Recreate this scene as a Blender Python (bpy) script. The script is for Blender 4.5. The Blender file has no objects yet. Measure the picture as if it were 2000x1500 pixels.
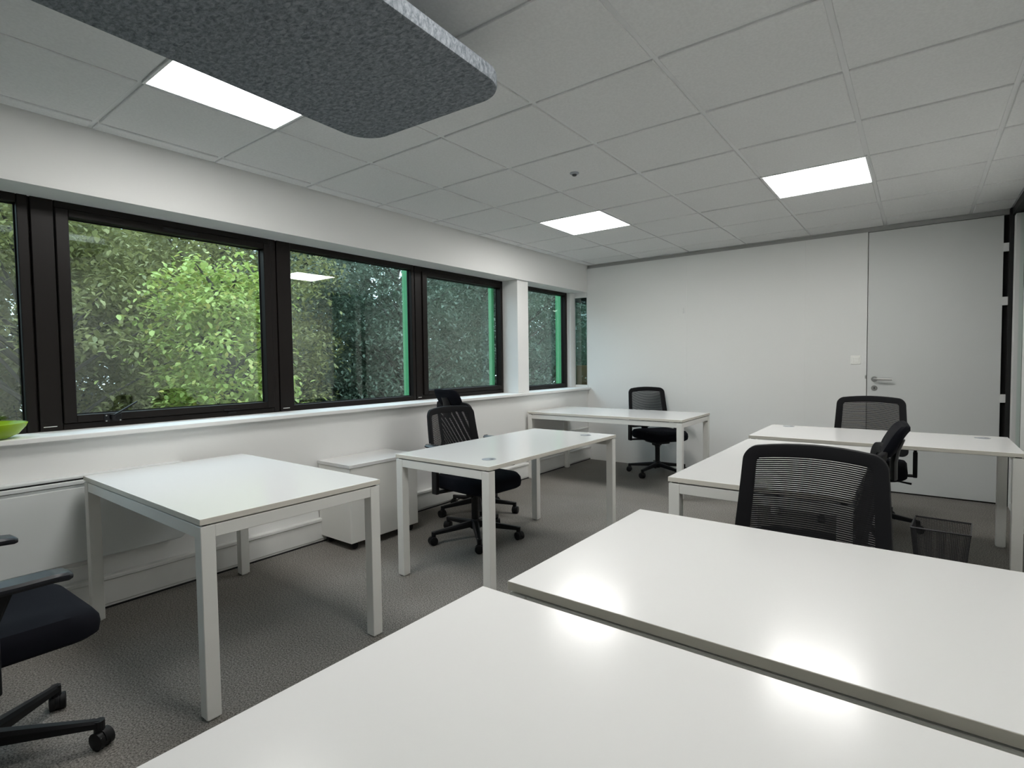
import bpy, bmesh, math, random
import numpy as np
from mathutils import Vector, Matrix

sc = bpy.context.scene
C = sc.collection
R_ = random.Random(7)

# ------------------------------------------------------------------ camera, sky, exposure
YAW, PITCH, ROLL, FPX = -0.6502, -0.0402, -0.0127, 1047.2
def cam_axes():
    cy, sy, cp, sp, cr, sr = math.cos(YAW), math.sin(YAW), math.cos(PITCH), math.sin(PITCH), math.cos(ROLL), math.sin(ROLL)
    f = Vector((sy*cp, cy*cp, sp)); r0 = Vector((cy, -sy, 0)); u0 = r0.cross(f)
    return r0*cr + u0*sr, u0*cr - r0*sr, f
_r, _u, _f = cam_axes()
cam_data = bpy.data.cameras.new('camera'); cam = bpy.data.objects.new('camera', cam_data); C.objects.link(cam)
cam.matrix_world = Matrix(((_r.x, _u.x, -_f.x, 3.2687), (_r.y, _u.y, -_f.y, -2.1173), (_r.z, _u.z, -_f.z, 1.2554), (0, 0, 0, 1)))
cam_data.sensor_width = 36; cam_data.lens = FPX/2000*36; cam_data.clip_start = 0.02; cam_data.clip_end = 200
sc.camera = cam

LAMP = 19.5          # radiance of the ceiling panels
SKY = 5.5           # strength of the overcast sky
w = bpy.data.worlds.new('overcast_sky'); sc.world = w; w.use_nodes = True
wn = w.node_tree; wn.nodes.clear()
wo = wn.nodes.new('ShaderNodeOutputWorld'); wb = wn.nodes.new('ShaderNodeBackground')
tc = wn.nodes.new('ShaderNodeTexCoord'); sx = wn.nodes.new('ShaderNodeSeparateXYZ'); cr_ = wn.nodes.new('ShaderNodeValToRGB')
wn.links.new(tc.outputs['Generated'], sx.inputs[0]); wn.links.new(sx.outputs['Z'], cr_.inputs[0])
cr_.color_ramp.elements[0].position = 0.0; cr_.color_ramp.elements[0].color = (0.50, 0.64, 0.76, 1)
cr_.color_ramp.elements[1].position = 0.6; cr_.color_ramp.elements[1].color = (0.62, 0.80, 1.0, 1)
wn.links.new(cr_.outputs[0], wb.inputs[0]); wb.inputs[1].default_value = SKY
wn.links.new(wb.outputs[0], wo.inputs[0])

sc.view_settings.view_transform = 'Standard'; sc.view_settings.look = 'None'
sc.view_settings.gamma = 1.0; sc.view_settings.use_curve_mapping = False
sc.view_settings.exposure = 0.0
sc.render.engine = 'CYCLES'
cy_ = sc.cycles
cy_.use_denoising = True; cy_.max_bounces = 10; cy_.diffuse_bounces = 5; cy_.glossy_bounces = 4
cy_.transparent_max_bounces = 16; cy_.transmission_bounces = 6; cy_.caustics_reflective = False; cy_.caustics_refractive = False
cy_.sample_clamp_indirect = 6.0

# ------------------------------------------------------------------ materials
def mat(name, col, rough=0.6, metal=0.0, spec=0.5, noise=None, bump=None, emit=None):
    """noise = (scale, amount) value variation; bump = (scale, strength, distance)"""
    m = bpy.data.materials.new(name); m.use_nodes = True
    nt = m.node_tree; b = nt.nodes['Principled BSDF']
    b.inputs['Base Color'].default_value = (*col, 1); b.inputs['Roughness'].default_value = rough
    b.inputs['Metallic'].default_value = metal; b.inputs['Specular IOR Level'].default_value = spec
    if noise or bump:
        t = nt.nodes.new('ShaderNodeTexCoord')
    if noise:
        n = nt.nodes.new('ShaderNodeTexNoise'); n.inputs['Scale'].default_value = noise[0]; n.inputs['Detail'].default_value = 4
        nt.links.new(t.outputs['Object'], n.inputs['Vector'])
        r = nt.nodes.new('ShaderNodeValToRGB')
        lo, hi = [max(0, c*(1-noise[1])) for c in col], [min(1, c*(1+noise[1])) for c in col]
        r.color_ramp.elements[0].position = 0.35; r.color_ramp.elements[0].color = (*lo, 1)
        r.color_ramp.elements[1].position = 0.65; r.color_ramp.elements[1].color = (*hi, 1)
        nt.links.new(n.outputs['Fac'], r.inputs[0]); nt.links.new(r.outputs[0], b.inputs['Base Color'])
    if bump:
        n2 = nt.nodes.new('ShaderNodeTexNoise'); n2.inputs['Scale'].default_value = bump[0]; n2.inputs['Detail'].default_value = 3
        nt.links.new(t.outputs['Object'], n2.inputs['Vector'])
        bp = nt.nodes.new('ShaderNodeBump'); bp.inputs['Strength'].default_value = bump[1]; bp.inputs['Distance'].default_value = bump[2]
        nt.links.new(n2.outputs['Fac'], bp.inputs['Height']); nt.links.new(bp.outputs[0], b.inputs['Normal'])
    if emit:
        b.inputs['Emission Color'].default_value = (*emit[0], 1); b.inputs['Emission Strength'].default_value = emit[1]
    return m

def glass_mat(name, tint, f0, rough=0.0):
    m = bpy.data.materials.new(name); m.use_nodes = True
    nt = m.node_tree; nt.nodes.clear()
    o = nt.nodes.new('ShaderNodeOutputMaterial'); mx = nt.nodes.new('ShaderNodeMixShader')
    tr = nt.nodes.new('ShaderNodeBsdfTransparent'); tr.inputs[0].default_value = (*tint, 1)
    gl = nt.nodes.new('ShaderNodeBsdfGlossy'); gl.inputs['Roughness'].default_value = rough; gl.inputs[0].default_value = (0.92, 1, 0.96, 1)
    lw = nt.nodes.new('ShaderNodeLayerWeight'); lw.inputs[0].default_value = 0.5
    p = nt.nodes.new('ShaderNodeMath'); p.operation = 'POWER'; p.inputs[1].default_value = 4.0
    ma = nt.nodes.new('ShaderNodeMath'); ma.operation = 'MULTIPLY_ADD'; ma.inputs[1].default_value = 1-f0; ma.inputs[2].default_value = f0
    nt.links.new(lw.outputs['Facing'], p.inputs[0]); nt.links.new(p.outputs[0], ma.inputs[0])
    nt.links.new(ma.outputs[0], mx.inputs[0]); nt.links.new(tr.outputs[0], mx.inputs[1]); nt.links.new(gl.outputs[0], mx.inputs[2])
    nt.links.new(mx.outputs[0], o.inputs[0])
    return m

def carpet_mat():
    m = mat('carpet', (0.2, 0.19, 0.175), 0.95, spec=0.1)
    nt = m.node_tree; b = nt.nodes['Principled BSDF']; t = nt.nodes.new('ShaderNodeTexCoord')
    n = nt.nodes.new('ShaderNodeTexNoise'); n.inputs['Scale'].default_value = 150; n.inputs['Detail'].default_value = 3; n.inputs['Roughness'].default_value = 0.75
    n2 = nt.nodes.new('ShaderNodeTexNoise'); n2.inputs['Scale'].default_value = 2.2; n2.inputs['Detail'].default_value = 3
    for q in (n, n2): nt.links.new(t.outputs['Object'], q.inputs['Vector'])
    r = nt.nodes.new('ShaderNodeValToRGB')
    e = r.color_ramp.elements
    e[0].position = 0.36; e[0].color = (0.085, 0.08, 0.072, 1)
    e[1].position = 0.64; e[1].color = (0.36, 0.34, 0.315, 1)
    nt.links.new(n.outputs['Fac'], r.inputs[0])
    r2 = nt.nodes.new('ShaderNodeValToRGB'); e = r2.color_ramp.elements
    e[0].position = 0.3; e[0].color = (0.86, 0.85, 0.83, 1); e[1].position = 0.7; e[1].color = (1.0, 1.0, 1.0, 1)
    nt.links.new(n2.outputs['Fac'], r2.inputs[0])
    mx = nt.nodes.new('ShaderNodeMix'); mx.data_type = 'RGBA'; mx.blend_type = 'MULTIPLY'; mx.inputs[0].default_value = 1
    nt.links.new(r.outputs[0], mx.inputs[6]); nt.links.new(r2.outputs[0], mx.inputs[7]); nt.links.new(mx.outputs[2], b.inputs['Base Color'])
    bp = nt.nodes.new('ShaderNodeBump'); bp.inputs['Strength'].default_value = 0.5; bp.inputs['Distance'].default_value = 0.004
    nt.links.new(n.outputs['Fac'], bp.inputs['Height']); nt.links.new(bp.outputs[0], b.inputs['Normal'])
    return m

def felt_mat():
    m = mat('grey_felt', (0.07, 0.08, 0.09), 1.0, spec=0.05)
    nt = m.node_tree; b = nt.nodes['Principled BSDF']; t = nt.nodes.new('ShaderNodeTexCoord')
    mp = nt.nodes.new('ShaderNodeMapping'); mp.inputs['Scale'].default_value = (1.0, 1.7, 1.0); mp.inputs['Rotation'].default_value = (0, 0, 0.5)
    n = nt.nodes.new('ShaderNodeTexNoise'); n.inputs['Scale'].default_value = 46; n.inputs['Detail'].default_value = 5; n.inputs['Roughness'].default_value = 0.7; n.inputs['Distortion'].default_value = 0.6
    nt.links.new(t.outputs['Object'], mp.inputs[0]); nt.links.new(mp.outputs[0], n.inputs['Vector'])
    r = nt.nodes.new('ShaderNodeValToRGB'); e = r.color_ramp.elements
    e[0].position = 0.34; e[0].color = (0.10, 0.115, 0.13, 1); e[1].position = 0.68; e[1].color = (0.30, 0.325, 0.35, 1)
    nt.links.new(n.outputs['Fac'], r.inputs[0]); nt.links.new(r.outputs[0], b.inputs['Base Color'])
    bp = nt.nodes.new('ShaderNodeBump'); bp.inputs['Strength'].default_value = 0.4; bp.inputs['Distance'].default_value = 0.003
    nt.links.new(n.outputs['Fac'], bp.inputs['Height']); nt.links.new(bp.outputs[0], b.inputs['Normal'])
    return m

def leaf_mat(name, cols, trans=0.35):
    m = bpy.data.materials.new(name); m.use_nodes = True
    nt = m.node_tree; b = nt.nodes['Principled BSDF']; o = nt.nodes['Material Output']
    g = nt.nodes.new('ShaderNodeNewGeometry'); r = nt.nodes.new('ShaderNodeValToRGB')
    while len(r.color_ramp.elements) < len(cols): r.color_ramp.elements.new(0.5)
    for k, c in enumerate(cols):
        r.color_ramp.elements[k].position = k/(len(cols)-1); r.color_ramp.elements[k].color = (*c, 1)
    nt.links.new(g.outputs['Random Per Island'], r.inputs[0]); nt.links.new(r.outputs[0], b.inputs['Base Color'])
    b.inputs['Roughness'].default_value = 0.45; b.inputs['Specular IOR Level'].default_value = 0.4
    t = nt.nodes.new('ShaderNodeBsdfTranslucent'); nt.links.new(r.outputs[0], t.inputs[0])
    mx = nt.nodes.new('ShaderNodeMixShader'); mx.inputs[0].default_value = trans
    nt.links.new(b.outputs[0], mx.inputs[1]); nt.links.new(t.outputs[0], mx.inputs[2]); nt.links.new(mx.outputs[0], o.inputs[0])
    return m

M = {
 'wall': mat('white_wall_paint', (0.80, 0.80, 0.785), 0.75, spec=0.3, bump=(220, 0.12, 0.001)),
 'panel': mat('white_partition_panel', (0.81, 0.815, 0.80), 0.55, spec=0.35, bump=(150, 0.08, 0.001)),
 'tile': mat('ceiling_tile', (0.71, 0.715, 0.71), 0.95, spec=0.1, noise=(90, 0.035), bump=(260, 0.25, 0.0015)),
 'tee': mat('ceiling_tee', (0.72, 0.73, 0.73), 0.5),
 'carpet': carpet_mat(),
 'desk': mat('white_desk_laminate', (0.735, 0.735, 0.725), 0.175, spec=0.27, bump=(420, 0.05, 0.0006)),
 'deskedge': mat('white_desk_edging', (0.70, 0.67, 0.60), 0.45),
 'legmetal': mat('white_powder_coat', (0.78, 0.775, 0.74), 0.4),
 'grommet': mat('grey_plastic_cap', (0.30, 0.32, 0.35), 0.4),
 'bronze': mat('dark_bronze_frame', (0.0085, 0.0062, 0.0052), 0.45, spec=0.22),
 'black': mat('black_plastic', (0.006, 0.006, 0.007), 0.45, spec=0.3),
 'mesh': mat('black_mesh_fabric', (0.0075, 0.0075, 0.009), 0.7, spec=0.2),
 'fabric': mat('black_seat_fabric', (0.007, 0.0075, 0.011), 0.95, spec=0.12, bump=(500, 0.3, 0.001)),
 'pad': mat('black_arm_pad', (0.013, 0.014, 0.018), 0.42, spec=0.4),
 'castergrey': mat('grey_caster_ring', (0.28, 0.28, 0.28), 0.4),
 'steel': mat('brushed_steel', (0.45, 0.45, 0.44), 0.32, metal=1.0),
 'channel': mat('shaded_head_channel', (0.46, 0.46, 0.45), 0.6),  # grey darkened to stand in for the shade in the recess
 'door': mat('grey_white_door', (0.66, 0.675, 0.665), 0.45, bump=(180, 0.06, 0.001)),
 'dark': mat('dark_gap', (0.01, 0.01, 0.01), 0.8),
 'heater': mat('heater_enamel', (0.70, 0.725, 0.72), 0.35),
 'trunk': mat('white_trunking', (0.78, 0.78, 0.76), 0.4, noise=(4, 0.05)),
 'switch': mat('white_switch_plastic', (0.93, 0.93, 0.89), 0.35),
 'wire': mat('dark_grey_wire', (0.07, 0.07, 0.075), 0.35, metal=0.8),
 'green': mat('green_painted_metal', (0.12, 0.46, 0.20), 0.5),
 'bowl': mat('lime_green_ceramic', (0.30, 0.47, 0.012), 0.3, noise=(14, 0.1)),
 'felt': felt_mat(),
 'bark': mat('bark', (0.055, 0.045, 0.035), 0.9, noise=(12, 0.3)),
 'card': mat('brown_cardboard', (0.30, 0.19, 0.11), 0.85),
 'lawn': mat('grass_ground', (0.045, 0.065, 0.03), 0.95, noise=(3, 0.3)),
 'dimwall': mat('dimmed_office_wall', (0.07, 0.075, 0.08), 0.8),  # shade put into the colour, to weaken its reflection in the glass
 'facade': mat('dark_facade', (0.03, 0.03, 0.03), 0.7),
 'glass': glass_mat('window_glass', (0.88, 0.915, 0.88), 0.095),
 'glassint': glass_mat('partition_glass', (0.80, 0.87, 0.85), 0.09),
 'lamp': mat('light_panel_diffuser', (0.9, 0.9, 0.9), 0.5, emit=((1.0, 0.985, 0.955), LAMP)),
 'leafA': leaf_mat('yellow_green_leaf', [(0.32, 0.42, 0.10), (0.42, 0.52, 0.15), (0.52, 0.58, 0.18), (0.36, 0.48, 0.12), (0.60, 0.53, 0.16)]),
 'leafB': leaf_mat('olive_leaf', [(0.19, 0.195, 0.075), (0.26, 0.265, 0.10), (0.35, 0.34, 0.13), (0.21, 0.225, 0.09)]),
 'leafC': leaf_mat('dark_green_leaf', [(0.075, 0.115, 0.075), (0.125, 0.17, 0.12), (0.18, 0.23, 0.17), (0.09, 0.13, 0.085)]),
}

# ------------------------------------------------------------------ mesh helpers
class MB:
    def __init__(s): s.bm = bmesh.new()
    def box(s, x0, x1, y0, y1, z0, z1, bev=0.0, seg=1, rot=None, piv=None):
        vs = [s.bm.verts.new(v) for v in ((x0,y0,z0),(x1,y0,z0),(x1,y1,z0),(x0,y1,z0),(x0,y0,z1),(x1,y0,z1),(x1,y1,z1),(x0,y1,z1))]
        fs = [s.bm.faces.new([vs[i] for i in f]) for f in ((0,3,2,1),(4,5,6,7),(0,1,5,4),(1,2,6,5),(2,3,7,6),(3,0,4,7))]
        geo = vs
        if bev > 0:
            es = list({e for f in fs for e in f.edges})
            rr = bmesh.ops.bevel(s.bm, geom=es, offset=bev, segments=seg, affect='EDGES', profile=0.5)
            geo = list({v for f in rr['faces'] for v in f.verts} | {v for v in vs if v.is_valid})
        if rot is not None:
            bmesh.ops.rotate(s.bm, verts=geo, cent=piv or (0,0,0), matrix=rot)
        return s
    def loft(s, rings, cap0=True, cap1=True, closed=True, loop=False):
        """rings: list of equal-length point lists"""
        vr = [[s.bm.verts.new(p) for p in r] for r in rings]
        n = len(vr[0])
        pairs = list(zip(vr[:-1], vr[1:]))
        if loop: pairs.append((vr[-1], vr[0]))
        for a, b in pairs:
            for i in range(n if closed else n-1):
                j = (i+1) % n
                s.bm.faces.new((a[i], a[j], b[j], b[i]))
        if not loop:
            if cap0: s.bm.faces.new(list(reversed(vr[0])))
            if cap1: s.bm.faces.new(vr[-1])
        return s
    def tube(s, pts, r, n=10, rx=None):
        """round (or rx x r elliptical) tube along pts"""
        pts = [Vector(p) for p in pts]; rings = []
        for i, p in enumerate(pts):
            d = (pts[min(i+1, len(pts)-1)] - pts[max(i-1, 0)]).normalized()
            up = Vector((0,0,1)) if abs(d.z) < 0.95 else Vector((0,1,0))
            a = d.cross(up).normalized(); b = a.cross(d).normalized()
            rr = r[i] if isinstance(r, (list, tuple)) else r
            ra = rr if rx is None else (rx[i] if isinstance(rx, (list, tuple)) else rx)
            rings.append([p + a*ra*math.cos(t*2*math.pi/n) + b*rr*math.sin(t*2*math.pi/n) for t in range(n)])
        return s.loft(rings)
    def lathe(s, prof, cx=0, cy=0, n=32, cap=True):
        rings = [[(cx + r*math.cos(t*2*math.pi/n), cy + r*math.sin(t*2*math.pi/n), z) for t in range(n)] for r, z in prof]
        return s.loft(rings, cap, cap)
    def beam(s, p0, p1, w0, h0, w1, h1, bev=0.0):
        """tapering bar with rectangular section from p0 to p1 (z up)"""
        p0, p1 = Vector(p0), Vector(p1); d = (p1-p0).normalized(); a = Vector((d.y, -d.x, 0)).normalized(); u = a.cross(d)
        if u.z < 0: u = -u
        def ring(p, w, h):
            k = 0.25
            q = [(-w/2, -h/2+k*h*.5), (-w/2+k*w, -h/2), (w/2-k*w, -h/2), (w/2, -h/2+k*h*.5), (w/2, h/2-k*h), (w/2-k*w, h/2), (-w/2+k*w, h/2), (-w/2, h/2-k*h)]
            return [p + a*x + u*y for x, y in q]
        return s.loft([ring(p0, w0, h0), ring(p1, w1, h1)])
    def obj(s, name, m, parent=None, smooth=False, loc=None):
        bmesh.ops.recalc_face_normals(s.bm, faces=s.bm.faces)
        me = bpy.data.meshes.new(name); s.bm.to_mesh(me); s.bm.free()
        ms = m if isinstance(m, (list, tuple)) else [m]
        for q in ms: me.materials.append(q)
        if smooth:
            me.polygons.foreach_set('use_smooth', [True]*len(me.polygons))
            me.set_sharp_from_angle(angle=math.radians(40))
        o = bpy.data.objects.new(name, me); C.objects.link(o)
        if parent: o.parent = parent
        if loc: o.location = loc
        return o

def tag(o, label=None, cat=None, group=None, kind=None):
    if label: o['label'] = label
    if cat: o['category'] = cat
    if group: o['group'] = group
    if kind: o['kind'] = kind
    return o
def empty(name, loc=(0,0,0), rz=0, **k):
    o = bpy.data.objects.new(name, None); C.objects.link(o); o.location = loc; o.rotation_euler = (0,0,rz); o.empty_display_size = 0.1
    return tag(o, **k)
def struct(name, mb, m, label, cat, **k):
    return tag(mb.obj(name, m, **k), label, cat, kind='structure')
def copy_tree(o, parent=None):
    c = o.copy(); C.objects.link(c)
    if parent: c.parent = parent
    for ch in [q for q in o.children]: copy_tree(ch, c)
    return c
def rrect(x0, x1, y0, y1, r, n=6):
    r = min(r, (x1-x0)/2-1e-4, (y1-y0)/2-1e-4); pts = []
    for cx, cy, a0 in ((x1-r, y1-r, 0), (x0+r, y1-r, 90), (x0+r, y0+r, 180), (x1-r, y0+r, 270)):
        for k in range(n+1):
            a = math.radians(a0 + 90*k/n); pts.append((cx + r*math.cos(a), cy + r*math.sin(a)))
    return pts

# ------------------------------------------------------------------ dimensions of the room
H = 2.47                      # ceiling
XL, XR, YF, YN = -0.12, 3.87, 3.95, -4.35   # window wall, corridor wall, far wall, near wall
XW = -0.35                    # inner face of the window frames
SILL, HEAD = 0.925, 2.135
YB = 5.75                     # neighbouring office ends here

# ------------------------------------------------------------------ floor
struct('floor', MB().box(-0.32, 5.6, YN-0.1, YB+0.1, -0.12, 0.0), M['carpet'], 'grey flecked office carpet', 'floor')

# ------------------------------------------------------------------ ceiling: tees above recessed-edge tiles
LIGHTS = [(1, 3), (4, 3), (1, -2), (4, -2)]
def ceiling():
    mb = MB()
    xs = [XL] + [0.6*i for i in range(0, 7)] + [XR]
    ys = [YN] + [0.6*j for j in range(-7, 7)] + [YF]
    g, d = 0.0115, 0.009
    for a in range(len(xs)-1):
        for b in range(len(ys)-1):
            x0, x1, y0, y1 = xs[a], xs[a+1], ys[b], ys[b+1]
            if (round(x0/0.6), round(y0/0.6)) in LIGHTS and x1-x0 > 0.55 and y1-y0 > .55: continue
            if x1-x0 < 0.03 or y1-y0 < 0.03: continue
            gx0 = g if a else 0.02; gx1 = g if a < len(xs)-2 else 0.02
            gy0 = g if b else 0.02; gy1 = g if b < len(ys)-2 else 0.02
            dz = R_.uniform(-0.0012, 0.0012)
            lo = [(x0+gx0+.003, y0+gy0+.003), (x1-gx1-.003, y0+gy0+.003), (x1-gx1-.003, y1-gy1-.003), (x0+gx0+.003, y1-gy1-.003)]
            hi = [(x0+gx0, y0+gy0), (x1-gx1, y0+gy0), (x1-gx1, y1-gy1), (x0+gx0, y1-gy1)]
            mb.loft([[(x, y, H+dz) for x, y in lo], [(x, y, H+0.003+dz) for x, y in hi], [(x, y, H+0.02) for x, y in hi]])
    n_t = len(mb.bm.faces)
    for x in xs: mb.box(x-0.013, x+0.013, YN, YF, H+d, H+0.03)
    for y in ys: mb.box(XL, XR, y-0.013, y+0.013, H+d+0.0005, H+0.031)
    mb.bm.faces.ensure_lookup_table()
    for f in mb.bm.faces[n_t:]: f.material_index = 1
    o = struct('ceiling', mb, [M['tile'], M['tee']], 'white suspended ceiling of square mineral tiles', 'ceiling')
ceiling()
struct('trim_1', MB().box(-0.5, 5.6, YN-0.1, YB+0.1, 2.53, 2.62), M['wall'], 'slab above the suspended ceiling', 'slab')
struct('trim_2', MB().box(XR+0.03, 5.6, YN, YB, 2.42, 2.45).box(-0.11, XR, YF+0.12, YB, 2.46, 2.49), M['tile'], 'plain ceiling beyond the partitions', 'ceiling')

# ------------------------------------------------------------------ window wall
wl = MB()
wl.box(-0.32, XL, YN, YB, 0.0, SILL-0.02)
wl.box(-0.40, -0.32, YN, YB, -0.4, SILL-0.02)
wl.box(-0.50, XL, YN, YB, HEAD, 2.53)
struct('wall_left', wl, M['wall'], 'white window wall with a deep window recess', 'wall')
struct('trim_3', MB().box(-0.52, -0.505, -7, 9, -3.2, 0.90).box(-0.52, -0.505, -7, 9, 2.2, 3.2), M['facade'], 'outside facade cladding', 'facade')
struct('trim_4', MB().box(-0.36, -0.078, YN, YF-0.001, SILL-0.026, SILL, 0.004, 2), M['wall'], 'white window sill running under all the windows', 'window sill')
struct('trim_5', MB().box(-0.42, -0.150, 2.492, 2.690, SILL, HEAD, 0.003), M['wall'], 'white pillar between the windows', 'pillar')
struct('trim_6', MB().box(-0.42, -0.30, 3.835, YF, SILL, HEAD, 0.002), M['wall'], 'white jamb beside the last window', 'jamb')

def window(n, y0, y1, opening, glass, label):
    t = empty('window_%d' % n, (XW, (y0+y1)/2, SILL)); tag(t, label, 'window', kind='structure')
    yo = (y0+y1)/2
    def B(mb, x0, x1, a, b, z0, z1, bev=0.003): mb.box(x0, x1, a-yo, b-yo, z0-SILL, z1-SILL, bev)
    ga, gb, gz0, gz1 = glass
    fr = MB(); xo = -0.064
    s = 0.052
    if opening:
        fa, fb, fz0, fz1 = ga-0.058, gb+(0.052 if gb+0.08 < y1 else 0.036), gz0-0.042, gz1+0.040
    else:
        fa, fb, fz0, fz1 = ga, gb, gz0, gz1
    B(fr, xo, 0, y0+0.004, fa, SILL, HEAD); B(fr, xo, 0, fb, y1-0.004, SILL, HEAD)
    B(fr, xo, -0.001, fa, fb, SILL, fz0); B(fr, xo, -0.001, fa, fb, fz1, HEAD)
    B(fr, xo+0.01, -0.02, y0-0.004, y0+0.006, SILL, HEAD, 0)
    fr.obj('window_frame', M['bronze'], t)
    if opening:
        sa = MB()
        B(sa, -0.06, 0.014, fa+0.002, ga, fz0+0.002, fz1-0.002); B(sa, -0.06, 0.014, gb, fb-0.002, fz0+0.002, fz1-0.002)
        B(sa, -0.06, 0.013, ga, gb, fz0+0.002, gz0); B(sa, -0.06, 0.013, ga, gb, gz1, fz1-0.002)
        so = sa.obj('sash', M['bronze'], t)
        lat = MB(); B(lat, 0.0131, 0.020, ga+0.42*(gb-ga), ga+0.60*(gb-ga), gz1+0.012, gz1+0.030)
        lat.obj('vent_cover', M['black'], so)
    gl = MB(); B(gl, -0.056, -0.050, ga-0.005, gb+0.005, gz0-0.005, gz1+0.005, 0)
    gl.obj('glass_pane', M['glass'], t)
    gk = MB()
    B(gk, -0.049, -0.043, ga, ga+0.006, gz0, gz1, 0); B(gk, -0.049, -0.043, gb-0.006, gb, gz0, gz1, 0)
    B(gk, -0.049, -0.043, ga, gb, gz0, gz0+0.006, 0); B(gk, -0.049, -0.043, ga, gb, gz1-0.006, gz1, 0)
    gk.obj('gasket', M['black'], t)
    return t
window(1, -2.70, -1.40, False, (-2.60, -1.448, 0.966, 2.092), 'fixed brown-framed window at the left edge, behind the green bowl')
W2 = window(2, -1.40, -0.085, True, (-1.244, -0.182, 1.001, 2.058), 'brown-framed opening window with a dark handle, yellow-green tree behind')
W3 = window(3, -0.085, 1.215, False, (0.024, 1.178, 0.966, 2.092), 'wide fixed brown-framed window, third from the left')
W4 = window(4, 1.215, 2.495, True, (1.356, 2.436, 1.008, 2.058), 'brown-framed opening window just left of the white pillar')
W5 = window(5, 2.55, 3.83, False, (2.66, 3.780, 0.975, 2.096), 'fixed brown-framed window right of the white pillar')
window(6, -4.05, -2.70, True, (-3.90, -2.85, 1.001, 2.049), 'brown-framed opening window behind the camera')
window(7, 3.98, 5.60, False, (4.04, 5.50, 0.966, 2.05), 'window of the neighbouring office')
# handle of the second window: stay plate, boss and lever
hy = -1.085 + 0.7425
h = MB().box(0.014, 0.020, -0.385, -0.30, 0.028, 0.072, 0.003).lathe([(0.013, 0.04), (0.013, 0.07)], 0.028, -0.345, 12)
h.beam((0.034, -0.345, 0.062), (0.055, -0.235, 0.135), 0.016, 0.010, 0.020, 0.008)
ho = h.obj('handle', M['black'], W2, smooth=True)
MB().lathe([(0.004, 0.0), (0.004, 0.004)], 0, 0, 10).obj('screw', M['steel'], ho)
ho.children[0].rotation_euler = (0, math.pi/2, 0); ho.children[0].location = (0.020, -0.375, 0.034)
scr = ho.children[0]
for dy, dz in ((-0.375, 0.064), (-0.310, 0.034)):
    q = scr.copy(); C.objects.link(q); q.parent = ho; q.location = (0.020, dy, dz)
MB().box(0.013, 0.019, 0.26, 0.36, 0.036, 0.050, 0.002).box(0.013, 0.024, 0.285, 0.335, 0.018, 0.030, 0.002).obj('catch', M['black'], W2)
MB().box(0.0, 0.002, -0.64, -0.585, 0.022, 0.0255).obj('label_strip', M['switch'], W2)
MB().box(0.0, 0.002, -0.63, -0.58, 0.022, 0.0255).obj('label_strip', M['switch'], W3)
MB().box(0.0, 0.002, -0.62, -0.58, 0.022, 0.0255).obj('label_strip', M['switch'], W4)

# glazed filler between the recess of the window wall and the next office
pg = empty('window_8', (-0.23, YF, SILL)); tag(pg, 'narrow white-framed glass panel at the window corner of the far wall', 'window', kind='structure')
f = MB(); a0, a1, z1 = -0.11, 0.11, HEAD-SILL
f.box(a0-0.01, a0+0.016, -0.01, 0.05, 0, z1).box(a1-0.008, a1, -0.005, 0.05, 0, z1).box(a0, a1, -0.009, 0.05, 0, 0.03).box(a0, a1, -0.009, 0.05, z1-0.06, z1)
f.obj('window_frame', M['panel'], pg)
MB().box(a0+0.01, a1-0.004, 0.018, 0.024, 0.02, z1-0.05).obj('glass_pane', M['glassint'], pg)
struct('trim_7', MB().box(-0.36, -0.078, YF+0.05, YB, SILL-0.026, SILL), M['wall'], 'window sill in the neighbouring office', 'window sill')
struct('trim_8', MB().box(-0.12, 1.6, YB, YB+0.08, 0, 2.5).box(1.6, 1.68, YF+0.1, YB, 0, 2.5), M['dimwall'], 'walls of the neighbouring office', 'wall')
cb = MB().box(-0.33, -0.09, 4.02, 4.42, SILL, 1.205, 0.003)
tag(cb.obj('cardboard_box', M['card']), 'brown cardboard box on the sill seen through the narrow glass panel', 'box')

# trunking, ledges along the window wall
tr = MB().box(XL, XL+0.035, YN, YF-0.002, 0.022, 0.150, 0.004).box(XL, XL+0.045, YN, YF-0.002, 0.150, 0.172, 0.004).box(XL, XL+0.028, YN, YF-0.002, 0.0, 0.022)
struct('baseboard_left', tr, M['trunk'], 'white cable trunking along the foot of the window wall', 'baseboard')
struct('trim_9', MB().box(XL, XL+0.030, YN, 3.948, 0.0, 0.010), M['dark'], 'dark joint under the trunking', 'joint')
tr = MB().box(XL, XL+0.022, 2.2, YF-0.002, 0.30, 0.345, 0.003).box(XL, XL+0.015, 2.2, YF-0.002, 0.40, 0.42, 0.002)
struct('trim_10', tr, M['trunk'], 'white pipe casing low on the window wall near the far corner', 'pipe casing')

# ------------------------------------------------------------------ far wall, door, switch
fw = MB()
fw.box(XL, 2.868, YF, YF+0.10, 0, 2.432)
fw.box(XL, XR+0.03, YF+0.03, YF+0.10, 2.432, 2.53)
fw.box(-0.30, XL, YF+0.0, YF+0.10, 0, SILL-0.026)
fw.box(-0.15, XL, YF, YF+0.10, HEAD, 2.53)
for x in (1.14, 2.335):
    fw.box(x-0.014, x+0.014, YF-0.0025, YF+0.01, 0.0, 2.432)
struct('wall_far', fw, M['panel'], 'white partition wall at the far end with the door', 'wall')
struct('trim_11', MB().box(XL, XR, YF+0.018, YF+0.05, 2.432, 2.47), M['channel'], 'recessed head channel over the far partition', 'channel')
struct('trim_12', MB().box(2.865, XR+0.04, YF+0.045, YF+0.09, 0.0, 2.45), M['dark'], 'dark lining added to blacken the gaps at the door edges', 'lining')  # dark sheet standing in for the darkness inside the door gaps
dr = empty('door_1', (2.874, YF, 0)); tag(dr, 'grey-white flush door with steel lever handle', 'door', kind='structure')
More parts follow.
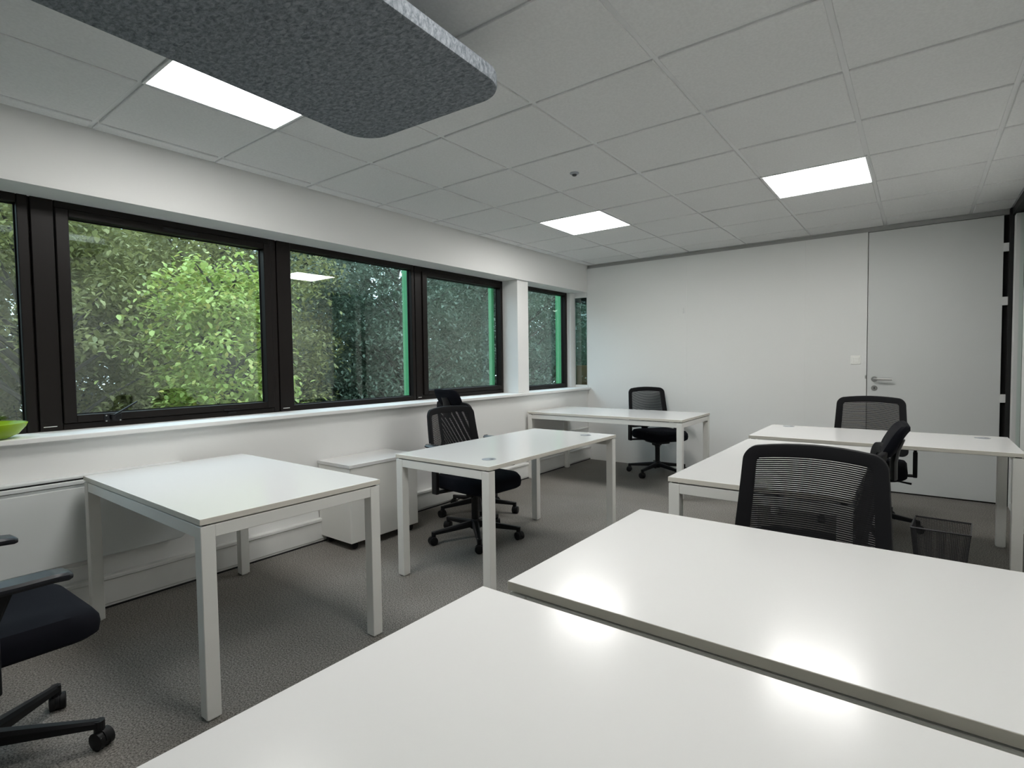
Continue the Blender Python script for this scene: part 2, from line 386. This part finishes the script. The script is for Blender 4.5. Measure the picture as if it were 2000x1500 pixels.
MB().box(0, 0.937, -0.004, 0.038, 0.012, 2.425, 0.002).obj('door_leaf', M['door'], dr)
hd = MB().lathe([(0.0255, 0), (0.0255, 0.006), (0.023, 0.009)], 0, 0, 24); ho = hd.obj('handle_rose', M['steel'], dr, True)
ho.rotation_euler = (math.pi/2, 0, 0); ho.location = (0.058, -0.004, 1.057)
lv = MB().tube([(0.058, -0.012, 1.057), (0.058, -0.048, 1.057), (0.066, -0.057, 1.057), (0.195, -0.057, 1.056)], 0.0095, 12)
lv.obj('lever_handle', M['steel'], dr, True)
hd = MB().lathe([(0.0255, 0), (0.0255, 0.006), (0.023, 0.009)], 0, 0, 24); ho = hd.obj('lock_rose', M['steel'], dr, True)
ho.rotation_euler = (math.pi/2, 0, 0); ho.location = (0.058, -0.004, 0.972)
MB().box(0.055, 0.061, -0.0145, -0.0125, 0.962, 0.982).obj('keyhole', M['dark'], dr)
MB().box(-0.016, -0.006, -0.006, 0.004, 1.06, 1.09, 0.001).obj('strike_plate', M['steel'], dr)
for z in (2.16, 1.715, 0.90, 0.25):
    MB().box(0.935, 0.972, -0.006, 0.02, z-0.035, z+0.035, 0.002).obj('hinge', M['panel'], dr)

sw = empty('light_switch', (2.782, YF, 1.238)); tag(sw, 'square white light switch beside the door', 'light switch')
MB().box(-0.041, 0.041, -0.009, 0, -0.041, 0.041, 0.003, 2).obj('switch_plate', M['switch'], sw)
MB().box(-0.026, 0.026, -0.014, -0.008, -0.025, 0.025, 0.002, 2).obj('rocker', M['switch'], sw)
sn = MB().box(1.112, 1.128, YF-0.018, YF-0.001, 1.79, 1.85, 0.003)
tag(sn.obj('wall_clip', M['panel']), 'tiny white clip on the panel joint of the far wall', 'clip')

# ------------------------------------------------------------------ right wall: glazed part and white part
struct('trim_13', MB().box(3.845, XR+0.06, YF-0.045, YF+0.04, 0, H), M['dark'], 'black corner gap beside the door hinges', 'gap')
g = empty('window_9', (XR, 3.6, 0)); tag(g, 'glass corridor partition with pale post and black top rail', 'glass partition', kind='structure')
f = MB().box(0.0, 0.06, 0.20, 0.30, 0.0, 2.40, 0.002).box(0.0, 0.06, -0.30, 0.20, 0.0, 0.06).box(0.0, 0.06, -0.30, -0.28, 0.06, 2.40)
f.obj('window_frame', M['panel'], g)
MB().box(-0.012, 0.07, -0.30, 0.305, 2.405, 2.465).obj('top_rail', M['black'], g)
MB().box(0.025, 0.033, -0.285, 0.21, 0.055, 2.405).obj('glass_pane', M['glassint'], g)
struct('wall_right', MB().box(XR, XR+0.10, YN, 3.298, 0, H+0.05, 0.002), M['panel'], 'white partition on the corridor side', 'wall')
struct('wall_corridor', MB().box(5.5, 5.6, YN, YB, 0, 2.5).box(XR+0.1, 5.5, YN-0.1, YN, 0, 2.5).box(1.6, 5.5, YB, YB+0.1, 0, 2.5), M['panel'], 'corridor wall beyond the glass', 'wall')
struct('wall_near', MB().box(-0.4, XR+0.1, YN-0.12, YN, 0, 2.55), M['wall'], 'white wall behind the camera', 'wall')

# ------------------------------------------------------------------ ceiling lights, sensor
def ceiling_light(i, j, label):
    t = empty('ceiling_light', (0.6*i+0.3, 0.6*j+0.3, H), label=label, cat='ceiling light', group='square ceiling light panels')
    f = MB()
    for a in (-1, 1):
        x0, x1 = sorted((a*0.300, a*0.288)); f.box(x0, x1, -0.30, 0.30, -0.001, 0.03); f.box(-0.288, 0.288, x0, x1, -0.0011, 0.03)
    f.obj('light_frame', M['tee'], t)
    MB().box(-0.288, 0.288, -0.288, 0.288, 0.002, 0.012).obj('diffuser', M['lamp'], t)
LL = ['lit square ceiling panel farthest from the camera, above the window-side desks',
      'lit square ceiling panel at the right, in front of the door',
      'lit square ceiling panel partly hidden by the grey felt baffle',
      'lit square ceiling panel above the two nearest desks']
for (i, j), l in zip(LIGHTS, LL): ceiling_light(i, j, l)
s_ = empty('ceiling_sensor', (1.479, 0.929, H), label='small round grey sensor in a ceiling tile', cat='sensor')
MB().lathe([(0.030, 0.004), (0.030, -0.004), (0.022, -0.010)], n=24).obj('sensor_ring', M['grommet'], s_, True)
MB().lathe([(0.016, -0.009), (0.013, -0.018), (0.005, -0.021)], n=16).obj('sensor_lens', M['wire'], s_, True)

# ------------------------------------------------------------------ felt baffle
bf = empty('acoustic_baffle', (2.040, -0.486, 2.258), math.radians(3.2), label='grey felt acoustic baffle with rounded corners hanging under the ceiling', cat='acoustic panel')
Wb, Lb, T = 0.79, 1.9, 0.055
rings = []
for ins, z in ((0.010, 0), (0.003, 0.003), (0, 0.010), (0, T-0.010), (0.003, T-0.003), (0.010, T)):
    rings.append([(x, y, z) for x, y in rrect(-Wb+ins, -ins, -Lb+ins, -ins, 0.13-ins, 12)])
MB().loft(rings).obj('felt_panel', M['felt'], bf, True)
for x, y in ((-0.15, -0.3), (-0.68, -0.3), (-0.15, -1.5), (-0.68, -1.5)):
    MB().tube([(x, y, T), (x, y, 0.205)], 0.0012, 6).obj('suspension_wire', M['steel'], bf)

# ------------------------------------------------------------------ desks
def desk(x0, x1, y0, y1, label, h=0.725, grom=(), leg=0.05, rails='xy', group='white office desks'):
    t = empty('office_desk', ((x0+x1)/2, (y0+y1)/2, 0), label=label, cat='desk', group=group)
    a, b = (x1-x0)/2, (y1-y0)/2
    mb = MB().box(-a, a, -b, b, h-0.022, h, 0.0015, 2)
    mb.bm.faces.ensure_lookup_table()
    for f in mb.bm.faces:
        if abs(f.normal.z) < 0.5: f.material_index = 1
    mb.obj('desktop', [M['desk'], M['deskedge']], t)
    zt = h-0.028
    for sx_ in (-1, 1):
        for sy_ in (-1, 1):
            X0, X1 = sorted((sx_*(a-0.002), sx_*(a-0.002-leg))); Y0, Y1 = sorted((sy_*(b-0.002), sy_*(b-0.002-leg)))
            m2 = MB().box(X0, X1, Y0, Y1, 0.006, zt, 0.002)
            lo = m2.obj('leg', M['legmetal'], t)
            MB().box(X0+0.008, X1-0.008, Y0+0.008, Y1-0.008, 0.0, 0.007).obj('foot', M['switch'], lo)
            MB().box(X0+0.012, X1-0.012, Y0+0.012, Y1-0.012, zt-0.001, h-0.0215).obj('spacer', M['dark'], lo)
    rh = 0.045
    for s2 in (-1, 1):
        Y0, Y1 = sorted((s2*(b-0.004), s2*(b-0.004-0.028)))
        if 'x' in rails: MB().box(-a+leg+0.002, a-leg-0.002, Y0, Y1, zt-rh, zt, 0.0015).obj('rail', M['legmetal'], t)
        X0, X1 = sorted((s2*(a-0.004), s2*(a-0.004-0.028)))
        if 'y' in rails: MB().box(X0, X1, -b+leg+0.002, b-leg-0.002, zt-rh, zt, 0.0015).obj('rail', M['legmetal'], t)
    if rails == 'x':
        for x in (-0.12, 0.12): MB().box(x-0.02, x+0.02, -b+0.03, b-0.03, zt-0.03, zt, 0.001).obj('under_beam', M['legmetal'], t)
    if rails == 'y':
        for y in (-0.12, 0.12): MB().box(-a+0.03, a-0.03, y-0.02, y+0.02, zt-0.03, zt, 0.001).obj('under_beam', M['legmetal'], t)
    for gx, gy in grom:
        mb = MB().lathe([(0.040, h-0.004), (0.040, h+0.0015), (0.036, h+0.0025)], gx-(x0+x1)/2, gy-(y0+y1)/2, 28)
        go = mb.obj('cable_grommet', M['grommet'], t, True)
        MB().box(gx-(x0+x1)/2+0.010, gx-(x0+x1)/2+0.032, gy-(y0+y1)/2-0.01, gy-(y0+y1)/2+0.01, h+0.002, h+0.0032).obj('cable_slot', M['wire'], go)
    return t
desk(0.005, 1.295, -1.315, -0.537, 'white desk at the left in front of the wall heater')
desk(0.815, 1.530, -0.035, 1.400, 'white desk in the middle with two grey cable grommets, chair tucked behind it', grom=((1.39, 0.135), (1.36, 1.265)), rails='x')
desk(-0.085, 1.600, 2.560, 3.350, 'long white desk in the far window corner')
desk(2.360, 3.075, 0.245, 1.690, 'white desk partly hidden behind the nearest chair back')
desk(2.320, 3.735, 1.860, 2.625, 'white desk in front of the door with two grommets near its far edge', grom=((2.455, 2.545), (3.600, 2.490)), rails='y')
desk(2.478, 3.855, -1.106, -0.330, 'second white desk from the camera, its far edge against a mesh chair')
desk(2.448, 3.855, -1.950, -1.163, 'white desk filling the foreground, nearest to the camera')

# ------------------------------------------------------------------ pedestal
pd = empty('drawer_pedestal', (0.075, 0.345, 0), label='low white pedestal on casters by the window wall, between two desks', cat='pedestal')
MB().box(-0.178, 0.183, -0.300, 0.300, 0.052, 0.558, 0.002).obj('body', M['legmetal'], pd)
MB().box(-0.183, 0.188, -0.305, 0.305, 0.560, 0.583, 0.0015).obj('top', M['desk'], pd)
for x in (-0.13, 0.14):
    for y in (-0.25, 0.25):
        mb = MB(); mb.tube([(x-0.014, y, 0.024), (x+0.014, y, 0.024)], 0.024, 14).box(x-0.012, x+0.012, y-0.014, y+0.014, 0.03, 0.052)
        mb.obj('caster', M['black'], pd, True)

# ------------------------------------------------------------------ wall heater
ht = empty('wall_heater', (XL, -1.55, 0), label='flat white electric panel heater on the window wall, left of the first desk', cat='heater')
rings = [[(x, y, z) for y, z in rrect(-0.72+i, 0.71-i, 0.285+i, 0.66-i*0.3, 0.035, 6)] for x, i in ((0.02, 0.004), (0.062, 0), (0.068, 0.006))]
MB().loft(rings).obj('front_panel', M['heater'], ht)
MB().box(0.004, 0.05, -0.71, 0.70, 0.30, 0.672).obj('body', M['heater'], ht)
mb = MB().box(0.0, 0.064, -0.72, 0.71, 0.676, 0.696, 0.003).box(0.0, 0.058, -0.72, 0.71, 0.704, 0.718, 0.003)
mb.obj('grille', M['heater'], ht)
MB().box(0.0, 0.048, -0.70, 0.69, 0.66, 0.706).obj('grille_shadow_gap', M['dark'], ht)
MB().tube([(0.03, 0.12, 0.295), (0.03, 0.15, 0.262), (0.03, 0.22, 0.25), (0.03, 0.29, 0.262), (0.02, 0.34, 0.285)], 0.0035, 8).obj('power_cable', M['switch'], ht, True)

# ------------------------------------------------------------------ green bowl
bw = MB(); prof = [(0.045, 0.0), (0.075, 0.002), (0.115, 0.022), (0.142, 0.056), (0.150, 0.074), (0.147, 0.076), (0.137, 0.056), (0.108, 0.026), (0.06, 0.010), (0.002, 0.008)]
bw.lathe(prof, n=48, cap=True)
o = bw.obj('bowl', M['bowl'], smooth=True, loc=(-0.185, -1.625, SILL)); tag(o, 'lime green bowl on the window sill at the left edge', 'bowl')

# ------------------------------------------------------------------ wire waste bin
wb_ = empty('waste_bin', (3.38, 1.745, 0), math.radians(-4), label='rectangular black wire mesh waste bin on the carpet', cat='waste bin')
def bin_pt(u, v, z):
    k = 0.78 + 0.22*z/0.30
    return (0.130*u*k, 0.140*v*k, z)
mb = MB(); N1 = 34
def wire(p, q, w_=0.0011):
    p, q = Vector(p), Vector(q); d = (q-p).normalized(); a = d.cross(Vector((0, 0, 1)) if abs(d.z) < .7 else Vector((1, 0, 0))).normalized(); b = a.cross(d)
    mb.loft([[p+a*w_, p+b*w_, p-a*w_, p-b*w_], [q+a*w_, q+b*w_, q-a*w_, q-b*w_]], False, False)
for k in range(N1+1):
    t_ = -1 + 2*k/N1
    for s2 in (-1, 1):
        wire(bin_pt(t_, s2, 0.004), bin_pt(t_, s2, 0.30)); wire(bin_pt(s2, t_, 0.004), bin_pt(s2, t_, 0.30))
for k in range(38):
    z = 0.004 + 0.296*k/38; c = [bin_pt(-1, -1, z), bin_pt(1, -1, z), bin_pt(1, 1, z), bin_pt(-1, 1, z)]
    for i in range(4): wire(c[i], c[(i+1) % 4])
mb.obj('mesh_sides', M['wire'], wb_)
mb = MB().tube([bin_pt(-1, -1, 0.3), bin_pt(1, -1, 0.3), bin_pt(1, 1, 0.3), bin_pt(-1, 1, 0.3), bin_pt(-1, -1, 0.3)], 0.0045, 8)
mb.obj('rim', M['wire'], wb_)
MB().box(-0.1, 0.1, -0.108, 0.108, 0.0, 0.004).obj('base', M['wire'], wb_)

# ------------------------------------------------------------------ chairs
BZ0, BZ1 = 0.505, 0.938      # backrest bottom and top
def back_pt(x, z, off=0.0):
    v = (z-BZ0)/(BZ1-BZ0)
    flare = 0.975 + 0.115*(1-v)
    y = -0.230 - 0.052*v + 0.035*math.sin(math.pi*min(max(v, 0), 1)*0.9)*0 + 0.85*(x*x) + 0.03*(1-v)**2
    z2 = z + 0.018*(1-(x/0.23)**2)*max(0, v)
    return (x*flare, y + off, z2)
def caster(mb, x, y, ang, r=0.029):
    d = Vector((math.cos(ang), math.sin(ang), 0))
    for s2 in (-1, 1):
        c = Vector((x, y, r)) + d*(s2*0.015)
        mb.tube([c - d*0.010, c - d*0.008, c + d*0.008, c + d*0.010], [r*0.8, r, r, r*0.8], 16)
    e = Vector((-d.y, d.x, 0))
    c = Vector((x, y, r))
    mb.tube([c - d*0.006 + Vector((0, 0, 0.004)), c + d*0.006 + Vector((0, 0, 0.004))], r*1.02, 14)
def make_chair(headrest=False, arms=True, ringed=False):
    t = empty('office_chair')
    # star base
    mb = MB().lathe([(0.030, 0.070), (0.044, 0.080), (0.046, 0.105), (0.036, 0.130), (0.030, 0.140)], n=20)
    mb.obj('base_hub', M['black'], t, True)
    for k in range(5):
        a = math.radians(90 + 72*k); d = Vector((math.cos(a), math.sin(a), 0))
        mb = MB().beam(d*0.030 + Vector((0, 0, 0.108)), d*0.315 + Vector((0, 0, 0.080)), 0.050, 0.046, 0.030, 0.026)
        mb.tube([d*0.312 + Vector((0, 0, 0.092)), d*0.312 + Vector((0, 0, 0.050))], 0.016, 12)
        lo = mb.obj('base_leg', M['black'], t)
        cm = MB(); caster(cm, d.x*0.318, d.y*0.318, a + 0.9 + k*1.3)
        co = cm.obj('caster', M['black'], lo, True)
        if ringed:
            pass
    # column
    MB().lathe([(0.026, 0.130), (0.026, 0.300), (0.030, 0.302), (0.030, 0.345)], n=18).obj('gas_column', M['black'], t, True)
    mb = MB().box(-0.085, 0.085, -0.13, 0.12, 0.345, 0.395, 0.012, 2).box(-0.045, 0.045, -0.05, 0.02, 0.315, 0.35, 0.008)
    mb.obj('seat_mechanism', M['black'], t)
    MB().tube([(-0.06, 0.03, 0.365), (-0.20, 0.04, 0.358), (-0.27, 0.045, 0.350)], [0.005, 0.006, 0.008], 8, rx=[0.006, 0.008, 0.014]).obj('lever', M['black'], t, True)
    # seat
    rings = []
    def ring(i, z, droop=0.0):
        out = []
        for x, y in rrect(-0.250+i, 0.250-i, -0.215+i, 0.280-i, 0.10-i*0.4 if i < 0.12 else 0.05, 7):
            ft = max(0, (y-0.10)/0.165)
            zz = z - 0.018*ft*ft*(1 if z > 0.43 else 0.5) + 0.010*(x/0.25)**2
            out.append((x*(1.0 - 0.06*max(0, -y/0.2)), y, zz))
        return out
    for i, z in ((0.075, 0.388), (0.018, 0.393), (0.004, 0.404), (0.0, 0.430), (0.003, 0.462), (0.016, 0.480), (0.055, 0.490), (0.11, 0.492), (0.17, 0.488)):
        rings.append(ring(i, z))
    so = MB().loft(rings).obj('seat', M['fabric'], t, True)
    mb = MB().loft([ring(0.09, 0.382), ring(0.06, 0.386), ring(0.05, 0.396)]); mb.obj('seat_pan', M['black'], so, True)
    # backrest frame
    hw = 0.230
    outer = rrect(-hw, hw, BZ0, BZ1, 0.045, 8); inner = rrect(-hw+0.046, hw-0.046, BZ0+0.055, BZ1-0.046, 0.016, 8)
    # subdivide straight runs so that they follow the curved back
    def subdiv(ps):
        res = []
        n = len(ps)
        for i in range(n):
            p, q = ps[i], ps[(i+1) % n]; res.append(p)
            if i % 9 == 8:
                for s_ in range(1, 8): res.append((p[0]+(q[0]-p[0])*s_/8, p[1]+(q[1]-p[1])*s_/8))
        return res
    outer, inner = subdiv(outer), subdiv(inner)
    def mid(k, e): return [(o_[0]+(i_[0]-o_[0])*k, o_[1]+(i_[1]-o_[1])*k) for o_, i_ in zip(outer, inner)]
    R4 = [[back_pt(x, z, -0.006) for x, z in outer], [back_pt(x, z, 0.010) for x, z in mid(0.05, 0)],
          [back_pt(x, z, 0.012) for x, z in mid(0.25, 0)], [back_pt(x, z, 0.004) for x, z in inner], [back_pt(x, z, -0.004) for x, z in inner],
          [back_pt(x, z, -0.012) for x, z in mid(0.25, 0)], [back_pt(x, z, -0.012) for x, z in mid(0.05, 0)]]
    bo = MB().loft(R4, loop=True).obj('backrest_frame', M['mesh'], t, True)
    # mesh strands
    mb = MB(); z = BZ0+0.052; xi = hw-0.044
    while z < BZ1-0.043:
        xs = [-xi + 2*xi*k/14 for k in range(15)]
        th = 0.0027
        mb.loft([[back_pt(x, z-th, 0.0008), back_pt(x, z+th, 0.0008), back_pt(x, z+th, -0.0008), back_pt(x, z-th, -0.0008)] for x in xs])
        z += 0.0070
    mb.obj('mesh_panel', M['mesh'], t)
    # spine and lumbar yoke
    mb = MB()
    mb.tube([(0, -0.11, 0.372), (0, -0.20, 0.376), (0, -0.262, 0.410), (0, -0.280, 0.47), (0, -0.272, 0.56)], [0.016, 0.018, 0.018, 0.016, 0.010], 12, rx=[0.035, 0.038, 0.036, 0.040, 0.05])
    for s2 in (-1, 1):
        mb.tube([(s2*0.02, -0.276, 0.50), (s2*0.10, -0.262, 0.525), (s2*0.19, -0.222, 0.562), (s2*0.222, -0.195, 0.60)], [0.018, 0.015, 0.012, 0.009], 10)
    mb.obj('back_support', M['black'], t, True)
    if arms:
        for s2 in (-1, 1):
            mb = MB()
            mb.beam((s2*0.10, -0.07, 0.383), (s2*0.285, -0.09, 0.386), 0.060, 0.018, 0.050, 0.018)
            mb.box(s2*0.288-0.014, s2*0.288+0.014, -0.116, -0.064, 0.375, 0.565, 0.006, 2)
            mb.beam((s2*0.288, -0.094, 0.555), (s2*0.288, -0.060, 0.660), 0.020, 0.044, 0.020, 0.060)
            ao = mb.obj('armrest', M['black'], t)
            rings = []
            P = [(-0.135, 0.012, 0.020), (-0.128, 0.006, 0.034), (-0.08, 0.002, 0.041), (0.0, 0.0, 0.043), (0.08, 0.0, 0.042), (0.118, -0.004, 0.036), (0.130, -0.008, 0.022)]
            for y, dz, hwid in P:
                c = Vector((s2*0.288, y-0.03, 0.668+dz))
                hh = 0.013 if abs(y) < 0.125 else 0.008
                rings.append([c + Vector((hwid*cx_, 0, hh*cz_)) for cx_, cz_ in ((-1, -0.3), (-0.8, -1), (0.8, -1), (1, -0.3), (1, 0.35), (0.8, 0.9), (-0.8, 0.9), (-1, 0.35))])
            MB().loft(rings).obj('arm_pad', M['pad'], ao, True)
    if headrest:
        mb = MB().tube([(0, -0.300, 0.82), (0, -0.300, 0.89), (0, -0.308, 0.94), (0, -0.328, 0.985)], [0.014, 0.014, 0.014, 0.010], 10, rx=[0.060, 0.050, 0.045, 0.040])
        mb.obj('headrest_stem', M['black'], t, True)
        rings = []
        for th, ins in ((0.000, 0.012), (-0.006, 0.002), (-0.020, 0.0), (-0.032, 0.005), (-0.038, 0.022)):
            rings.append([(x, -0.285 + th + 1.2*x*x - 0.50*(z-0.96), z) for x, z in rrect(-0.150+ins, 0.150-ins, 0.915+ins, 1.050-ins, 0.045, 7)])
        MB().loft(rings).obj('headrest', M['fabric'], t, True)
    return t
def place(t, x, y, heading, label, dz=0.0, spin=0.0, arm_dz=0.0):
    t.location = (x, y, 0); t.rotation_euler = (0, 0, math.radians(heading-90))
    tag(t, label, 'chair', 'black mesh office chairs')
    if spin:      # turn the star base under the seat
        rm = Matrix.Rotation(math.radians(spin), 4, 'Z')
        for ch in t.children:
            if ch.name.startswith(('base_',)): ch.matrix_basis = rm @ ch.matrix_basis
    if arm_dz:    # height-adjusted armrests
        for ch in t.children:
            if ch.name.startswith('armrest'): ch.children[0].location.z += arm_dz
    if dz:
        for ch in t.children:
            if not ch.name.startswith(('base_', 'gas_')): ch.location.z += dz
    return t
arm_chair = make_chair()
head_chair = make_chair(headrest=True, arms=False, ringed=True)
CH = [
 (arm_chair, 0.745, 0.745, -4, 'black mesh chair with armrests behind the middle desk, in front of the headrest chair', -0.018, 32, 0.030),
 (None, 0.965, 3.565, -37, 'black mesh chair between the long corner desk and the far wall', 0.0, 11, -0.035),
 (None, 2.965, 2.680, -90, 'black mesh chair between the grommeted desk and the door', 0.0, 10, 0.0),
 (None, 2.962, -0.235, -92, 'largest black mesh chair back, standing behind the second desk', -0.008, 0, -0.045),
 (None, 0.965, -1.845, 92, 'black chair cut off by the left edge of the photo, seat and two casters showing', 0.0, -33, 0.0),
]
for k, (src, x, y, hd_, lab, dz, sp, ad) in enumerate(CH):
    o = src or copy_tree(arm_chair)
    if src is None:
        for ch in o.children:
            ch.matrix_basis = Matrix.Identity(4)
            for g_ in ch.children: g_.matrix_basis = Matrix.Identity(4)
    place(o, x, y, hd_, lab, dz, sp, ad)
for ch in o.children:      # the near chair's armrests sit lower and further forward
    if ch.name.startswith('armrest'): ch.location = (0, 0.075, -0.022)
h2 = copy_tree(head_chair)
place(head_chair, 0.320, 1.265, 80, 'black chair with a headrest against the window wall', 0.0, 20)
place(h2, 2.890, 0.560, 184, 'black chair with a headrest, mostly hidden behind the largest chair back', -0.062, 15)

# ------------------------------------------------------------------ outside: ground, green fins, trees
struct('ground', MB().box(-60, -0.55, -40, 60, -3.4, -3.2), M['lawn'], 'lawn far below the windows', 'lawn')
for y, xf, l in ((1.312, -0.524, 'green facade fin seen through the third window'), (2.575, -0.560, 'green facade fin seen through the window left of the pillar'), (3.972, -0.524, 'green facade fin seen through the window right of the pillar')):
    o = MB().box(-0.605, xf, y-0.02, y+0.02, -3.2, 3.4).obj('facade_fin', M['green']); tag(o, l, 'facade fin', 'green facade fins')

def tree(name, x, y, zc, rx, ry, rz, leaf, nclump, per, size, m, label, seed, trunk=True):
    rg = np.random.RandomState(seed)
    t = empty(name, (x, y, -3.2), label=label, cat='tree', group='trees outside the windows')
    zc = zc + 3.2
    # clump centres: branches reaching to an uneven crown surface
    d = rg.normal(size=(nclump, 3)); d /= np.linalg.norm(d, axis=1)[:, None]
    ph = rg.uniform(0, 6.28, 6)
    lump = 1 + 0.16*np.sin(3*d[:, 0]+ph[0]) + 0.14*np.sin(4*d[:, 1]*1.3+ph[1]) + 0.12*np.sin(5*d[:, 2]+ph[2])
    rad = rg.uniform(0.45, 1.0, nclump)**0.5*lump
    cc = d*rad[:, None]*np.array([rx, ry, rz]) + np.array([0, 0, zc])
    cs = rg.uniform(0.24, 0.44, nclump)*(1.25 if nclump > 200 else 1.0)*(1.15 if size > 0.12 else 1.0)
    n = nclump*per
    idx = np.repeat(np.arange(nclump), per)
    off = rg.normal(size=(n, 3))*np.array([0.62, 0.62, 0.30])*cs[idx][:, None]
    off[:, 2] -= 0.35*(off[:, 0]**2+off[:, 1]**2)/cs[idx]
    P = cc[idx] + off
    L = size*rg.uniform(0.7, 1.25, n)
    az = rg.uniform(0, 2*np.pi, n); dr_ = rg.uniform(-0.2, 1.0, n)
    ax = np.stack([np.cos(az)*np.cos(dr_), np.sin(az)*np.cos(dr_), -np.sin(dr_)], 1)      # leaf axis, drooping
    sd = np.stack([-np.sin(az), np.cos(az), rg.uniform(-0.35, 0.35, n)], 1); sd /= np.linalg.norm(sd, axis=1)[:, None]
    nn = np.cross(ax, sd)
    wd = 0.27*leaf
    V = np.empty((n, 6, 3))
    V[:, 0] = P
    V[:, 1] = P + ax*(L*0.35)[:, None] + sd*(L*wd)[:, None] + nn*(L*0.08)[:, None]
    V[:, 2] = P + ax*(L*0.75)[:, None] + sd*(L*wd*0.75)[:, None] + nn*(L*0.04)[:, None]
    V[:, 3] = P + ax*L[:, None] - nn*(L*0.06)[:, None]
    V[:, 4] = P + ax*(L*0.75)[:, None] - sd*(L*wd*0.75)[:, None] + nn*(L*0.04)[:, None]
    V[:, 5] = P + ax*(L*0.35)[:, None] - sd*(L*wd)[:, None] + nn*(L*0.08)[:, None]
    me = bpy.data.meshes.new('foliage'); me.vertices.add(n*6); me.vertices.foreach_set('co', V.reshape(-1))
    base = (np.arange(n)*6)[:, None]
    F = np.concatenate([base+np.array([[0, 1, 2, 3]]), base+np.array([[0, 3, 4, 5]])], 1).reshape(-1)
    me.loops.add(n*8); me.loops.foreach_set('vertex_index', F.astype(np.int32))
    me.polygons.add(n*2); me.polygons.foreach_set('loop_start', (np.arange(n*2)*4).astype(np.int32)); me.polygons.foreach_set('loop_total', np.full(n*2, 4, np.int32))
    me.update(); me.validate(); me.materials.append(m)
    fo = bpy.data.objects.new('foliage', me); C.objects.link(fo); fo.parent = t
    mb = MB(); top = zc + rz*0.6
    mb.tube([(0, 0, 0), (0.08, 0.05, top*0.3), (-0.05, 0.1, top*0.6), (0.05, 0, top)], [0.16, 0.13, 0.10, 0.03], 9)
    for k in range(min(nclump, 40)):
        c = cc[k]; b0 = np.array([0, 0, max(0.5, c[2]-0.5*np.hypot(c[0], c[1])-0.3)])
        b0[2] = min(b0[2], top*0.95); m_ = (b0+c)/2 + np.array([0, 0, 0.12])
        mb.tube([tuple(b0), tuple(m_), tuple(c)], [0.040, 0.025, 0.008], 6)
    mb.obj('trunk', M['bark'], t, True)
    return t
tree('bright_tree', -5.0, 1.72, 1.0, 0.80, 0.76, 2.05, 1.15, 130, 95, 0.092, M['leafA'], 'bright yellow-green tree close outside the second window', 11)
bg = [
 (-8.5, 0.2, 1.2, 2.6, 2.6, 4.2, 'leafB', 'olive tree outside the leftmost windows'),
 (-9.5, 3.6, 1.4, 2.8, 2.6, 4.4, 'leafB', 'olive tree filling the left of the second window, behind the bright tree'),
 (-9.0, -4.2, 1.2, 2.8, 2.8, 4.2, 'leafC', 'dark tree beyond the left edge of the photo'),
 (-8.0, 7.6, 1.0, 2.3, 2.4, 4.6, 'leafC', 'dark green tree outside the third window'),
 (-6.5, 11.2, 1.0, 2.4, 2.5, 4.6, 'leafC', 'dark green tree seen through the window left of the pillar'),
 (-5.6, 15.6, 1.0, 2.6, 2.6, 4.6, 'leafC', 'dark green tree seen through the window right of the pillar'),
 (-13.5, 8.5, 1.5, 3.2, 3.4, 5.4, 'leafC', 'tall dark tree in the back row, third window'),
 (-14.5, 2.0, 1.5, 3.2, 3.4, 5.4, 'leafB', 'tall olive tree in the back row, second window'),
 (-11.5, 15.5, 1.5, 3.4, 3.6, 5.4, 'leafC', 'tall dark tree in the back row beyond the pillar'),
 (-7.2, 20.5, 1.0, 2.8, 3.0, 4.8, 'leafC', 'dark tree seen through the narrow corner glass panel'),
 (-5.8, -8.5, 1.0, 2.6, 2.8, 4.6, 'leafC', 'unseen dark tree added behind the camera, near the building'),  # out of view, added to block sky reflected in the corner glass
 (-10.0, -12.0, 1.0, 3.0, 3.4, 5.4, 'leafC', 'unseen dark tree added behind the camera, farther off'),  # out of view, added to cover the rest of that reflected sky
 (-19.0, 9.0, 1.5, 3.5, 6.0, 7.0, 'leafC', 'farthest dark tree, third window'),
 (-19.0, 1.0, 1.5, 3.5, 6.0, 7.0, 'leafC', 'farthest dark tree, second window'),
 (-17.0, 21.0, 1.5, 3.5, 7.0, 7.0, 'leafC', 'farthest dark tree beyond the pillar'),
 (-14.0, -3.5, 1.5, 3.2, 3.4, 5.4, 'leafC', 'tall dark tree in the back row, left edge'),
]
for k, (x, y, zc, rx, ry, rz, m_, lab) in enumerate(bg):
    tree('leafy_tree', x, y, zc, rx, ry, rz, 1.0, 420, (112 if x > -10 else 80), (0.108 if x > -10 else 0.24), M[m_], lab, 20+k)
